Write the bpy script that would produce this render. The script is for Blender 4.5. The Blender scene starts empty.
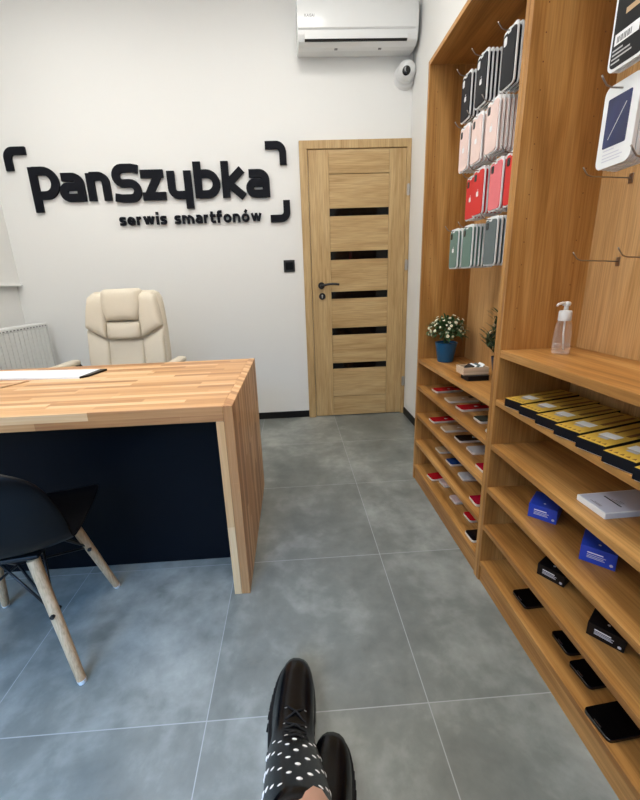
import bpy, bmesh, math, random
from mathutils import Vector, Matrix
random.seed(7)
S = bpy.context.scene
COL = S.collection
PI = math.pi

# ------------------------------------------------------------------ camera, world, light, exposure
def make_camera():
    f, yaw, pitch, roll = 385.34, .0428, -.2763, -.0379
    cam = bpy.data.cameras.new('camera')
    cam.sensor_fit = 'VERTICAL'; cam.sensor_height = 24; cam.sensor_width = 19.2
    cam.lens = f / 800 * 24
    cam.shift_x = (320 - 311.84) / 800; cam.shift_y = -(400 - 391.64) / 800
    cam.clip_start = .02
    o = bpy.data.objects.new('camera', cam); COL.objects.link(o)
    cy, sy, cp, sp = math.cos(yaw), math.sin(yaw), math.cos(pitch), math.sin(pitch)
    fw = Vector((sy*cp, cy*cp, sp)); r0 = Vector((cy, -sy, 0)); u0 = r0.cross(fw)
    cr, sr = math.cos(roll), math.sin(roll)
    r = r0*cr + u0*sr; u = -r0*sr + u0*cr
    m = Matrix((r, u, -fw)).transposed().to_4x4(); m.translation = (0, 0, 1.1144)
    o.matrix_world = m
    S.camera = o
make_camera()

wd = bpy.data.worlds.new('daylight'); S.world = wd; wd.use_nodes = True
bg = wd.node_tree.nodes['Background']; bg.inputs[0].default_value = (.7, .84, 1, 1); bg.inputs[1].default_value = .8

def area(name, loc, rot, sx, sy, power, col):
    l = bpy.data.lights.new(name, 'AREA'); l.shape = 'RECTANGLE'; l.size = sx; l.size_y = sy; l.energy = power; l.color = col
    o = bpy.data.objects.new(name, l); COL.objects.link(o); o.location = loc; o.rotation_euler = rot
    return o
# daylight through the shop window behind the camera
wl_ = area('window_daylight', (-1.05, -1.5, 1.7), (math.radians(34), 0, math.radians(-2)), 1.7, 1.4, 46, (.20, .50, 1)); wl_.data.spread = math.radians(85)
LAMP_POWER = 13.3
S.view_settings.view_transform = 'Standard'; S.view_settings.look = 'None'
S.view_settings.exposure = 0.0; S.view_settings.gamma = 1; S.view_settings.use_curve_mapping = False

# ------------------------------------------------------------------ materials
def srgb(r, g, b):
    f = lambda c: (c/255/12.92) if c <= 10 else ((c/255+.055)/1.055)**2.4
    return (f(r), f(g), f(b), 1)

def mat(name, col, rough=.5, metal=0, spec=.5, bump=None, var=None, coat=0):
    m = bpy.data.materials.new(name); m.use_nodes = True
    nt = m.node_tree; b = nt.nodes['Principled BSDF']
    b.inputs['Base Color'].default_value = col; b.inputs['Roughness'].default_value = rough
    b.inputs['Metallic'].default_value = metal; b.inputs['Specular IOR Level'].default_value = spec
    b.inputs['Coat Weight'].default_value = coat
    tc = nt.nodes.new('ShaderNodeTexCoord')
    n = nt.nodes.new('ShaderNodeTexNoise'); n.inputs['Scale'].default_value = (bump or (40, 0))[0]; n.inputs['Detail'].default_value = 4
    nt.links.new(tc.outputs['Object'], n.inputs['Vector'])
    if bump and bump[1]:
        bp = nt.nodes.new('ShaderNodeBump'); bp.inputs['Strength'].default_value = bump[1]; bp.inputs['Distance'].default_value = .002
        nt.links.new(n.outputs['Fac'], bp.inputs['Height']); nt.links.new(bp.outputs['Normal'], b.inputs['Normal'])
    v = var if var is not None else .04
    mx = nt.nodes.new('ShaderNodeMix'); mx.data_type = 'RGBA'
    mx.inputs[6].default_value = tuple(c*(1-v) for c in col[:3]) + (1,); mx.inputs[7].default_value = tuple(min(1, c*(1+v)) for c in col[:3]) + (1,)
    nt.links.new(n.outputs['Fac'], mx.inputs[0]); nt.links.new(mx.outputs[2], b.inputs['Base Color'])
    return m

def wood(name, axis, c0, c1, c2, rough=.42, scale=1.0, spec=.4):
    """veneer with the grain running along the given axis"""
    m = bpy.data.materials.new(name); m.use_nodes = True
    nt = m.node_tree; N = nt.nodes.new; L = nt.links.new; b = nt.nodes['Principled BSDF']
    b.inputs['Roughness'].default_value = rough; b.inputs['Specular IOR Level'].default_value = spec
    tc = N('ShaderNodeTexCoord'); oi = N('ShaderNodeObjectInfo')
    off = N('ShaderNodeVectorMath'); off.operation = 'MULTIPLY_ADD'; off.inputs[1].default_value = (7.3, 5.1, 9.7)
    cmb = N('ShaderNodeCombineXYZ')
    for i in range(3): L(oi.outputs['Random'], cmb.inputs[i])
    L(cmb.outputs[0], off.inputs[0]); L(tc.outputs['Object'], off.inputs[2])
    def layer(lo, hi, det, dist):
        mp = N('ShaderNodeMapping'); s = [hi*scale]*3; s[axis] = lo*scale; mp.inputs['Scale'].default_value = s
        n = N('ShaderNodeTexNoise'); n.inputs['Scale'].default_value = 1; n.inputs['Detail'].default_value = det; n.inputs['Distortion'].default_value = dist
        L(off.outputs[0], mp.inputs[0]); L(mp.outputs[0], n.inputs['Vector']); return n
    a = layer(1.3, 13, 4, .7); f = layer(5, 190, 3, 0)
    r = N('ShaderNodeValToRGB'); r.color_ramp.elements[0].position = .3; r.color_ramp.elements[1].position = .72
    r.color_ramp.elements[0].color = c0; r.color_ramp.elements[1].color = c2
    e = r.color_ramp.elements.new(.5); e.color = c1
    L(a.outputs['Fac'], r.inputs[0])
    r2 = N('ShaderNodeValToRGB'); r2.color_ramp.elements[0].position = .36; r2.color_ramp.elements[1].position = .6
    r2.color_ramp.elements[0].color = (.70, .66, .6, 1); r2.color_ramp.elements[1].color = (1, 1, 1, 1)
    L(f.outputs['Fac'], r2.inputs[0])
    mx = N('ShaderNodeMix'); mx.data_type = 'RGBA'; mx.blend_type = 'MULTIPLY'; mx.inputs[0].default_value = .75
    L(r.outputs[0], mx.inputs[6]); L(r2.outputs[0], mx.inputs[7]); L(mx.outputs[2], b.inputs['Base Color'])
    bp = N('ShaderNodeBump'); bp.inputs['Strength'].default_value = .12; bp.inputs['Distance'].default_value = .001
    L(f.outputs['Fac'], bp.inputs['Height']); L(bp.outputs['Normal'], b.inputs['Normal'])
    return m

def staves(name, upright, rough=.4):
    """edge-glued oak worktop: staves along x (or along z when upright)"""
    m = bpy.data.materials.new(name); m.use_nodes = True
    nt = m.node_tree; N = nt.nodes.new; L = nt.links.new; b = nt.nodes['Principled BSDF']
    b.inputs['Roughness'].default_value = rough; b.inputs['Specular IOR Level'].default_value = .4
    tc = N('ShaderNodeTexCoord'); sp = N('ShaderNodeSeparateXYZ'); L(tc.outputs['Object'], sp.inputs[0])
    ad = N('ShaderNodeMath'); cm = N('ShaderNodeCombineXYZ')
    if upright:
        L(sp.outputs['Y'], ad.inputs[0]); L(sp.outputs['X'], ad.inputs[1]); L(sp.outputs['Z'], cm.inputs[0])
    else:
        L(sp.outputs['Y'], ad.inputs[0]); L(sp.outputs['Z'], ad.inputs[1]); L(sp.outputs['X'], cm.inputs[0])
    L(ad.outputs[0], cm.inputs[1])
    br = N('ShaderNodeTexBrick'); br.inputs['Scale'].default_value = 1; br.inputs['Brick Width'].default_value = .46; br.inputs['Row Height'].default_value = .031
    br.offset = .37; br.offset_frequency = 2; br.squash = .7; br.squash_frequency = 3
    br.inputs['Mortar Size'].default_value = .0004; br.inputs['Bias'].default_value = 0
    br.inputs['Color1'].default_value = (0, 0, 0, 1); br.inputs['Color2'].default_value = (1, 1, 1, 1); br.inputs['Mortar'].default_value = (.35, .35, .35, 1)
    L(cm.outputs[0], br.inputs['Vector'])
    mp = N('ShaderNodeMapping'); mp.inputs['Scale'].default_value = (4, 120, 1); L(cm.outputs[0], mp.inputs[0])
    n = N('ShaderNodeTexNoise'); n.inputs['Scale'].default_value = 1; n.inputs['Detail'].default_value = 4; n.inputs['Distortion'].default_value = .4; L(mp.outputs[0], n.inputs['Vector'])
    ml = N('ShaderNodeMath'); ml.operation = 'MULTIPLY_ADD'; ml.inputs[1].default_value = .75; L(br.outputs['Color'], ml.inputs[0])
    m2 = N('ShaderNodeMath'); m2.operation = 'MULTIPLY_ADD'; m2.inputs[1].default_value = .5; m2.inputs[2].default_value = -.12; L(n.outputs['Fac'], m2.inputs[0]); L(m2.outputs[0], ml.inputs[2])
    r = N('ShaderNodeValToRGB'); r.color_ramp.elements[0].color = srgb(158, 102, 60); r.color_ramp.elements[1].color = srgb(238, 202, 156)
    e = r.color_ramp.elements.new(.4); e.color = srgb(204, 152, 100); e = r.color_ramp.elements.new(.65); e.color = srgb(222, 176, 124)
    L(ml.outputs[0], r.inputs[0]); L(r.outputs[0], b.inputs['Base Color'])
    return m

def floor_material():
    m = bpy.data.materials.new('concrete_tile'); m.use_nodes = True
    nt = m.node_tree; N = nt.nodes.new; L = nt.links.new; b = nt.nodes['Principled BSDF']
    tc = N('ShaderNodeTexCoord')
    mp = N('ShaderNodeMapping'); mp.inputs['Location'].default_value = (-.319 + 6, -.764 + 6, 0); L(tc.outputs['Object'], mp.inputs[0])
    br = N('ShaderNodeTexBrick'); br.offset = 0; br.squash = 1; br.inputs['Scale'].default_value = 1
    br.inputs['Brick Width'].default_value = .6; br.inputs['Row Height'].default_value = .6; br.inputs['Mortar Size'].default_value = .0016; br.inputs['Mortar Smooth'].default_value = .2
    br.inputs['Color1'].default_value = (.0, 0, 0, 1); br.inputs['Color2'].default_value = (1, 1, 1, 1)
    L(mp.outputs[0], br.inputs['Vector'])
    def nz(s, d, dist=0):
        n = N('ShaderNodeTexNoise'); n.inputs['Scale'].default_value = s; n.inputs['Detail'].default_value = d; n.inputs['Roughness'].default_value = .6; n.inputs['Distortion'].default_value = dist
        L(tc.outputs['Object'], n.inputs['Vector']); return n
    a = nz(2.6, 8, .3); c = nz(14, 6, .2)
    ad = N('ShaderNodeMath'); ad.operation = 'MULTIPLY_ADD'; ad.inputs[1].default_value = .4; L(c.outputs['Fac'], ad.inputs[0]); L(a.outputs['Fac'], ad.inputs[2])
    ad2 = N('ShaderNodeMath'); ad2.operation = 'MULTIPLY_ADD'; ad2.inputs[1].default_value = .1; L(br.outputs['Color'], ad2.inputs[0]); L(ad.outputs[0], ad2.inputs[2])
    r = N('ShaderNodeValToRGB'); r.color_ramp.elements[0].position = .45; r.color_ramp.elements[1].position = 1.0
    r.color_ramp.elements[0].color = srgb(88, 92, 89); r.color_ramp.elements[1].color = srgb(160, 163, 157)
    e = r.color_ramp.elements.new(.72); e.color = srgb(118, 122, 117)
    L(ad2.outputs[0], r.inputs[0])
    mx = N('ShaderNodeMix'); mx.data_type = 'RGBA'; mx.inputs[7].default_value = srgb(158, 161, 160)
    L(br.outputs['Fac'], mx.inputs[0]); L(r.outputs[0], mx.inputs[6]); L(mx.outputs[2], b.inputs['Base Color'])
    rr = N('ShaderNodeMapRange'); rr.inputs['To Min'].default_value = .26; rr.inputs['To Max'].default_value = .5; L(c.outputs['Fac'], rr.inputs[0]); L(rr.outputs[0], b.inputs['Roughness'])
    b.inputs['Specular IOR Level'].default_value = .55
    bp = N('ShaderNodeBump'); bp.invert = True; bp.inputs['Strength'].default_value = .25; bp.inputs['Distance'].default_value = .002; L(br.outputs['Fac'], bp.inputs['Height']); L(bp.outputs['Normal'], b.inputs['Normal'])
    return m

OAK = (srgb(142, 94, 44), srgb(181, 129, 68), srgb(206, 157, 94))
M = {}
for i, a in enumerate('xyz'): M['oak_'+a] = wood('oak_veneer_'+a, i, *OAK)
OAKL = (srgb(186, 142, 88), srgb(204, 160, 106), srgb(216, 174, 122))
M['oak_back'] = wood('oak_back_board', 2, *OAKL, scale=1.3)
DK = (srgb(176, 143, 95), srgb(194, 163, 114), srgb(206, 177, 130))
M['door_v'] = wood('door_oak_vertical', 2, *DK, scale=1.4, rough=.5); M['door_h'] = wood('door_oak_horizontal', 0, *DK, scale=1.4, rough=.5)
M['stave'] = staves('oak_staves', False); M['stave_v'] = staves('oak_staves_upright', True)
M['floor'] = floor_material()
M['wall'] = mat('white_plaster', srgb(232, 232, 229), .9, spec=.2, bump=(160, .12), var=.01)
M['ceil'] = mat('white_ceiling', srgb(240, 240, 238), .9)
M['black_trim'] = mat('black_skirting', srgb(12, 12, 14), .5, spec=.3)
M['navy'] = mat('navy_laminate', srgb(4, 6, 13), .5, spec=.15)
M['sign'] = mat('anthracite_acrylic', srgb(19, 21, 28), .65, spec=.12)
M['ac'] = mat('white_glossy_plastic', srgb(228, 230, 229), .16, spec=.5, var=.01)
M['ac_dark'] = mat('dark_slot', srgb(18, 18, 18), .6)
M['ac_grey'] = mat('grey_print', srgb(130, 130, 130), .6)
M['white_plastic'] = mat('white_plastic', srgb(226, 227, 226), .35)
M['radiator'] = mat('white_enamel', srgb(222, 223, 220), .35)
M['black_glass'] = mat('black_glass', srgb(5, 5, 6), .06, spec=.25)
M['black_metal'] = mat('black_metal', srgb(20, 20, 21), .4, spec=.5)
M['black_plastic'] = mat('black_plastic', srgb(4, 4, 6), .36, spec=.2)
M['steel'] = mat('brushed_steel', srgb(190, 188, 184), .28, metal=1)
M['hook'] = mat('dark_steel_wire', srgb(165, 158, 150), .3, metal=1)
M['leather'] = mat('cream_leather', srgb(216, 206, 186), .45, spec=.4, bump=(90, .25), var=.02)
M['seam'] = mat('taupe_stitching', srgb(186, 176, 158), .6)
M['dark_wood'] = wood('dark_stained_wood', 1, srgb(42, 28, 22), srgb(52, 36, 28), srgb(60, 42, 32))
M['beech'] = wood('pale_beech', 2, srgb(186, 148, 108), srgb(206, 172, 134), srgb(218, 188, 152), scale=1.5)
M['paper'] = mat('white_paper', srgb(236, 238, 240), .7)
M['boot'] = mat('black_boot_leather', srgb(5, 6, 10), .25, spec=.32, bump=(60, .12))
M['rubber'] = mat('black_rubber', srgb(9, 9, 12), .65, spec=.3)
M['pearl'] = mat('white_pearl', srgb(242, 240, 238), .25, var=.01)
M['lace'] = mat('black_cord', srgb(10, 10, 12), .8)
M['skin'] = mat('skin', srgb(206, 160, 136), .5)
M['denim'] = mat('black_cloth', srgb(22, 23, 28), .85)
M['red'] = mat('red_finish', srgb(196, 26, 38), .25); M['crimson'] = mat('crimson_finish', srgb(170, 22, 50), .25)
M['gold'] = mat('gold_finish', srgb(196, 164, 126), .3); M['blackp'] = mat('black_finish', srgb(16, 17, 20), .15)
M['silver'] = mat('silver_finish', srgb(192, 190, 190), .25); M['green'] = mat('midnight_green_finish', srgb(62, 74, 66), .25)
M['blue'] = mat('blue_finish', srgb(34, 66, 124), .25); M['rose'] = mat('rose_finish', srgb(222, 196, 190), .25); M['whitep'] = mat('white_finish', srgb(232, 230, 228), .25)
M['alu'] = mat('pale_aluminium', srgb(226, 220, 212), .3, metal=.35)
M['emblem'] = mat('white_print', srgb(240, 240, 240), .4, var=.0)
M['c_black'] = mat('black_silicone', srgb(18, 20, 27), .5, spec=.3); M['c_pink'] = mat('pink_sand_silicone', srgb(238, 212, 203), .5)
M['c_red'] = mat('red_silicone', srgb(214, 40, 38), .45); M['c_green'] = mat('pine_green_silicone', srgb(98, 126, 116), .45); M['c_coral'] = mat('clear_coral', srgb(236, 120, 126), .25)
M['c_grey'] = mat('slate_grey_silicone', srgb(92, 106, 108), .4)
M['tray'] = mat('white_card', srgb(236, 237, 236), .5, var=.01); M['lilac'] = mat('pale_card_edge', srgb(205, 205, 215), .5)
M['boxblue'] = mat('royal_blue_card', srgb(40, 72, 190), .4); M['boxblack'] = mat('black_card', srgb(12, 12, 15), .4, spec=.3)
M['boxnavy'] = mat('black_navy_card', srgb(9, 10, 18), .45, spec=.3)
M['yellow'] = mat('mustard_print', srgb(204, 166, 66), .4, var=.1)
M['brown'] = mat('brown_print', srgb(112, 68, 34), .5)
M['potblue'] = mat('teal_blue_glaze', srgb(10, 84, 128), .35); M['potnavy'] = mat('navy_glaze', srgb(18, 34, 66), .4)
M['soil'] = mat('soil', srgb(50, 38, 28), .9); M['leaf'] = mat('green_leaf', srgb(64, 96, 56), .5, var=.35, bump=(30, 0)); M['leafdark'] = mat('dark_green_leaf', srgb(48, 72, 44), .45, var=.35)
M['petal'] = mat('cream_petal', srgb(240, 236, 206), .6); M['palewood'] = wood('pale_pine', 0, srgb(216, 186, 154), srgb(226, 198, 168), srgb(234, 210, 184))
M['lens'] = mat('camera_lens', srgb(10, 10, 12), .1); M['screen'] = mat('navy_display_print', srgb(34, 42, 84), .12, var=.5, bump=(12, 0))
M['sill'] = mat('white_sill', srgb(238, 238, 235), .5); M['tube'] = mat('clear_tube', srgb(230, 232, 232), .2)
def mixmat(name, tint, gloss):
    m = bpy.data.materials.new(name); m.use_nodes = True; nt = m.node_tree; nt.nodes.clear()
    N = nt.nodes.new; o = N('ShaderNodeOutputMaterial'); t = N('ShaderNodeBsdfTransparent'); t.inputs[0].default_value = tint
    g = N('ShaderNodeBsdfGlossy'); g.inputs[1].default_value = .05; fr = N('ShaderNodeLayerWeight'); fr.inputs[0].default_value = gloss
    x = N('ShaderNodeMixShader'); L = nt.links.new; L(fr.outputs['Fresnel'], x.inputs[0]); L(t.outputs[0], x.inputs[1]); L(g.outputs[0], x.inputs[2]); L(x.outputs[0], o.inputs[0])
    return m
M['pane'] = mixmat('window_glass', (.95, .97, 1, 1), .3); 
def clearmat(name, k):
    m = bpy.data.materials.new(name); m.use_nodes = True; nt = m.node_tree; nt.nodes.clear(); N = nt.nodes.new; L = nt.links.new
    o = N('ShaderNodeOutputMaterial'); t = N('ShaderNodeBsdfTransparent'); d = N('ShaderNodeBsdfPrincipled'); d.inputs['Base Color'].default_value = (.92, .94, .95, 1); d.inputs['Roughness'].default_value = .08
    lw = N('ShaderNodeLayerWeight'); lw.inputs[0].default_value = .35; mr = N('ShaderNodeMapRange'); mr.inputs['To Min'].default_value = k; mr.inputs['To Max'].default_value = k*5
    x = N('ShaderNodeMixShader'); L(lw.outputs['Facing'], mr.inputs[0]); L(mr.outputs[0], x.inputs[0]); L(t.outputs[0], x.inputs[1]); L(d.outputs[0], x.inputs[2]); L(x.outputs[0], o.inputs[0]); return m
M['clear'] = clearmat('clear_plastic', .06); M['liquid'] = clearmat('clear_gel', .05)
def emitter(name, col, s):
    m = bpy.data.materials.new(name); m.use_nodes = True; b = m.node_tree.nodes['Principled BSDF']
    b.inputs['Emission Color'].default_value = col; b.inputs['Emission Strength'].default_value = s; return m
M['led'] = emitter('led_diffuser', (1, .97, .925, 1), LAMP_POWER)

# ------------------------------------------------------------------ mesh helpers
class MB:
    def __init__(s): s.bm = bmesh.new()
    def box(s, a, b, bev=0, seg=2, rot=None, piv=None):
        v = [s.bm.verts.new((x, y, z)) for x in (a[0], b[0]) for y in (a[1], b[1]) for z in (a[2], b[2])]
        F = [s.bm.faces.new([v[i] for i in q]) for q in ((0,1,3,2),(4,6,7,5),(0,4,5,1),(2,3,7,6),(0,2,6,4),(1,5,7,3))]
        g = v
        if bev:
            ed = list({e for f in F for e in f.edges})
            r = bmesh.ops.bevel(s.bm, geom=ed+v, offset=bev, segments=seg, profile=.5, affect='EDGES')
            g = list({q for f in r['faces'] for q in f.verts} | {q for q in v if q.is_valid})
        if rot is not None: bmesh.ops.rotate(s.bm, verts=g, cent=piv or (0, 0, 0), matrix=rot)
        return s
    def rings(s, R, caps=True, closed=True, loop=False):
        V = [[s.bm.verts.new(p) for p in r] for r in R]
        n = len(R[0])
        pairs = list(zip(V, V[1:])) + ([(V[-1], V[0])] if loop else [])
        for a, b in pairs:
            for i in range(n if closed else n-1):
                j = (i+1) % n
                s.bm.faces.new((a[i], a[j], b[j], b[i]))
        if caps and not loop:
            s.bm.faces.new(V[0][::-1]); s.bm.faces.new(V[-1])
        return s
    def lathe(s, prof, n=24, c=(0, 0, 0), caps=True):
        return s.rings([[(c[0]+r*math.cos(2*PI*i/n), c[1]+r*math.sin(2*PI*i/n), c[2]+z) for i in range(n)] for r, z in prof], caps)
    def tube(s, path, r, n=10, r1=None):
        P = [Vector(p) for p in path]; R = []
        up = None
        for i, p in enumerate(P):
            t = (P[min(i+1, len(P)-1)] - P[max(i-1, 0)]).normalized()
            if up is None: up = Vector((0, 0, 1)) if abs(t.z) < .9 else Vector((1, 0, 0))
            x = t.cross(up).normalized(); y = x.cross(t).normalized(); up = y
            rr = r if r1 is None else r + (r1-r)*i/(len(P)-1)
            R.append([tuple(p + x*rr*math.cos(2*PI*k/n) + y*rr*math.sin(2*PI*k/n)) for k in range(n)])
        return s.rings(R)
    def prism(s, poly, lo, hi, plane='xy'):
        f = {'xy': lambda u, v, w: (u, v, w), 'xz': lambda u, v, w: (u, w, v), 'yz': lambda u, v, w: (w, u, v)}[plane]
        return s.rings([[f(u, v, lo) for u, v in poly], [f(u, v, hi) for u, v in poly]])
    def ball(s, c, rx, ry=None, rz=None, n=16, m=10):
        r = bmesh.ops.create_uvsphere(s.bm, u_segments=n, v_segments=m, radius=1)
        ry = rx if ry is None else ry; rz = rx if rz is None else rz
        for v in r['verts']: v.co = Vector((c[0]+v.co.x*rx, c[1]+v.co.y*ry, c[2]+v.co.z*rz))
        return s
    def quad(s, *p):
        s.bm.faces.new([s.bm.verts.new(q) for q in p]); return s
    def stroke(s, pts, w, y0, y1):
        """flat-capped brush stroke in the x-z plane, extruded from y0 to y1"""
        P = []
        for p in pts:
            p = Vector(p)
            if not P or (p-P[-1]).length > 1e-4: P.append(p)
        Lf, Rt = [], []
        for i, p in enumerate(P):
            d0 = (p - P[i-1]).normalized() if i else None
            d1 = (P[i+1] - p).normalized() if i < len(P)-1 else None
            d = d1 if d0 is None else d0 if d1 is None else (d0+d1).normalized()
            k = 1 if (d0 is None or d1 is None) else 1/max(.5, d.dot(d1))
            nrm = Vector((-d.y, d.x)) * (w/2*k)
            Lf.append(p+nrm); Rt.append(p-nrm)
        R = [[(a.x, y0, a.y), (a.x, y1, a.y), (b.x, y1, b.y), (b.x, y0, b.y)] for a, b in zip(Lf, Rt)]
        return s.rings(R)
    def obj(s, name, m, parent=None, smooth=False, bevel=0, subs=0):
        bmesh.ops.recalc_face_normals(s.bm, faces=s.bm.faces)
        me = bpy.data.meshes.new(name); s.bm.to_mesh(me); s.bm.free()
        o = bpy.data.objects.new(name, me); COL.objects.link(o)
        for q in (m if isinstance(m, (list, tuple)) else [m]): me.materials.append(q)
        if parent: o.parent = parent
        if smooth:
            for p in me.polygons: p.use_smooth = True
            if smooth == 'auto':
                me.set_sharp_from_angle(angle=math.radians(40))
        if bevel:
            b = o.modifiers.new('edge', 'BEVEL'); b.width = bevel; b.segments = 2; b.limit_method = 'ANGLE'
        if subs:
            b = o.modifiers.new('smooth', 'SUBSURF'); b.levels = subs; b.render_levels = subs
        return o

def tag(o, label, cat, group=None):
    o['label'] = label; o['category'] = cat
    if group: o['group'] = group
    return o
def thing(name, label, cat, loc=(0, 0, 0), rz=0, group=None):
    o = bpy.data.objects.new(name, None); COL.objects.link(o); o.location = loc; o.rotation_euler = (0, 0, rz); o.empty_display_size = .05
    return tag(o, label, cat, group)
def struct(o): o['kind'] = 'structure'; return o
def dup(root, loc, rz=None, label=None, group=None):
    def cp(o, par):
        c = o.copy(); COL.objects.link(c)
        if par: c.parent = par
        for ch in list(o.children): cp(ch, c)
        return c
    r = cp(root, None); r.location = loc
    if rz is not None: r.rotation_euler = (0, 0, rz)
    if label: r['label'] = label
    if group: r['group'] = group
    return r
def rrect(x0, y0, x1, y1, r, n=5):
    P = []
    for cx, cy, a in ((x1-r, y1-r, 0), (x0+r, y1-r, 90), (x0+r, y0+r, 180), (x1-r, y0+r, 270)):
        for i in range(n+1):
            t = math.radians(a+90*i/n); P.append((cx+r*math.cos(t), cy+r*math.sin(t)))
    return P
def arc(cx, cy, rx, ry, a0, a1, n=12):
    return [(cx+rx*math.cos(math.radians(a0+(a1-a0)*i/n)), cy+ry*math.sin(math.radians(a0+(a1-a0)*i/n))) for i in range(n+1)]
def text_obj(name, s, size, m, parent, mw, extrude=.0006, bold=0):
    c = bpy.data.curves.new(name, 'FONT'); c.body = s; c.size = size; c.extrude = extrude; c.offset = bold; c.align_x = 'LEFT'
    t = bpy.data.objects.new(name, c); COL.objects.link(t)
    me = bpy.data.meshes.new_from_object(t); bpy.data.objects.remove(t)
    o = bpy.data.objects.new(name, me); COL.objects.link(o); me.materials.clear(); me.materials.append(m)
    me.transform(mw); o.parent = parent
    return o
FACE_FRONT = Matrix.Rotation(PI/2, 4, 'X')           # text plane facing -y

# ------------------------------------------------------------------ setting
LX, RX, BY, FY, CZ = -2.078, .924, 3.15, -1.6, 3.1
struct(MB().box((LX-.15, FY-.15, -.12), (RX+.15, BY+.15, 0)).obj('floor', M['floor']))
struct(MB().box((LX-.15, FY-.15, CZ), (RX+.15, BY+.15, CZ+.1)).obj('ceiling', M['ceil']))
struct(MB().box((LX-.15, BY, 0), (RX+.15, BY+.15, CZ)).obj('wall_back', M['wall']))
struct(MB().box((RX, FY, 0), (RX+.15, BY, CZ)).obj('wall_right', M['wall']))
wl = struct(MB().box((LX-.15, FY, 0), (LX, BY, 1.165)).box((LX-.15, FY, 1.165), (-2.05, BY, CZ)).obj('wall_left', M['wall']))
struct(MB().box((LX, FY+.01, 1.165), (-2.032, BY, 1.183), .003).obj('trim_1', M['sill']))
wx0, wx1, wz0, wz1 = -1.9, .5, .4, 2.7
w = MB().box((LX-.15, FY-.15, 0), (wx0, FY, CZ)).box((wx1, FY-.15, 0), (RX+.15, FY, CZ)).box((wx0, FY-.15, 0), (wx1, FY, wz0)).box((wx0, FY-.15, wz1), (wx1, FY, CZ))
struct(w.obj('wall_front', M['wall']))
win = struct(MB().box((wx0, FY-.09, wz0), (wx0+.06, FY-.03, wz1)).box((wx1-.06, FY-.09, wz0), (wx1, FY-.03, wz1)).box((-.73, FY-.09, wz0), (-.67, FY-.03, wz1))
    .box((wx0, FY-.09, wz0), (wx1, FY-.03, wz0+.06)).box((wx0, FY-.09, wz1-.06), (wx1, FY-.03, wz1)).obj('window_1', M['white_plastic']))
MB().box((wx0+.06, FY-.064, wz0+.06), (wx1-.06, FY-.058, wz1-.06)).obj('pane', M['pane'], win)
struct(MB().box((LX, BY-.012, 0), (.107, BY, .056), .002).obj('baseboard_back', M['black_trim']))
struct(MB().box((RX-.012, 2.003, 0), (RX, BY-.05, .056), .002).obj('baseboard_right', M['black_trim']))

# door
door = struct(MB().box((.107, BY-.035, 0), (.165, BY, 2.085), .003).box((.890, BY-.035, 0), (.922, BY, 2.085), .003).box((.107, BY-.036, 2.03), (.922, BY, 2.085), .003).obj('door_1', M['door_v']))
fy = BY-.028
leaf = MB().box((.168, fy, .008), (.317, BY-.002, 2.027), .002).box((.765, fy, .008), (.889, BY-.002, 2.027), .002).obj('door_leaf', M['door_v'], door)
rails = MB()
gl = [(1.584, 1.638), (1.273, 1.335), (.980, 1.035), (.693, .750), (.414, .462)]
rails.box((.318, fy+.001, 1.869), (.764, BY-.002, 2.027), .002)
edges = [1.866] + [q for g in gl for q in g[::-1]] + [.175]
for i in range(0, len(edges), 2): rails.box((.318, fy+.004, edges[i+1]), (.764, BY-.002, edges[i]), .002)
rails.box((.318, fy+.001, .008), (.764, BY-.002, .172), .002)
rails.obj('door_panel', M['door_h'], leaf)
for a, b in gl: MB().box((.318, fy+.006, a), (.764, BY-.004, b)).obj('glass_strip', M['black_glass'], leaf)
hd = MB().rings([[(.24+.026*math.cos(t*PI/12), y, 1.086+.026*math.sin(t*PI/12)) for t in range(24)] for y in (fy-.010, fy)])
hd.tube([(.24, fy-.004, 1.086), (.24, fy-.04, 1.086)], .009)
hd.tube([(.235, fy-.042, 1.086), (.25, fy-.046, 1.087), (.285, fy-.048, 1.094), (.32, fy-.048, 1.096), (.35, fy-.048, 1.094), (.375, fy-.046, 1.091)], .009)
hd.obj('door_handle', M['black_metal'], leaf, smooth='auto')
lk = MB().rings([[(.244+.026*math.cos(t*PI/12), y, 1.005+.026*math.sin(t*PI/12)) for t in range(24)] for y in (fy-.009, fy)]).obj('lock_plate', M['black_metal'], leaf, smooth='auto')
MB().box((.240, fy-.012, .990), (.248, fy-.008, 1.012), .002).box((.2385, fy-.012, 1.006), (.2495, fy-.008, 1.016), .002).obj('lock_cylinder', M['steel'], leaf)
for z in (1.75, 1.218, .287): MB().tube([(.905, fy-.012, z-.04), (.905, fy-.012, z+.04)], .007).box((.894, fy-.009, z-.035), (.918, fy-.006, z+.035)).obj('hinge', M['steel'], door, smooth='auto')

# ceiling lamps: flat LED panels
first = None
for lx in (-1.35, .05):
    for ly in (-.5, .75, 2.0):
        lab = '%s white LED ceiling panel, %s' % ('left-hand' if lx < -1 else 'right-hand', {-.5: 'nearest the shop window', .75: 'over the black shell chair', 2.0: 'over the desk end of the room'}[ly])
        if first is None:
            first = thing('ceiling_light', lab, 'ceiling light', (lx, ly, CZ), 0, 'LED panels in the ceiling')
            MB().box((-.31, -.31, -.02), (-.29, .31, 0)).box((.29, -.31, -.02), (.31, .31, 0)).box((-.29, -.31, -.02), (.29, -.29, 0)).box((-.29, .29, -.02), (.29, .31, 0)).obj('frame', M['white_plastic'], first)
            MB().box((-.289, -.289, -.014), (.289, .289, -.002)).obj('diffuser', M['led'], first)
        else: dup(first, (lx, ly, CZ), 0, lab)

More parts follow.
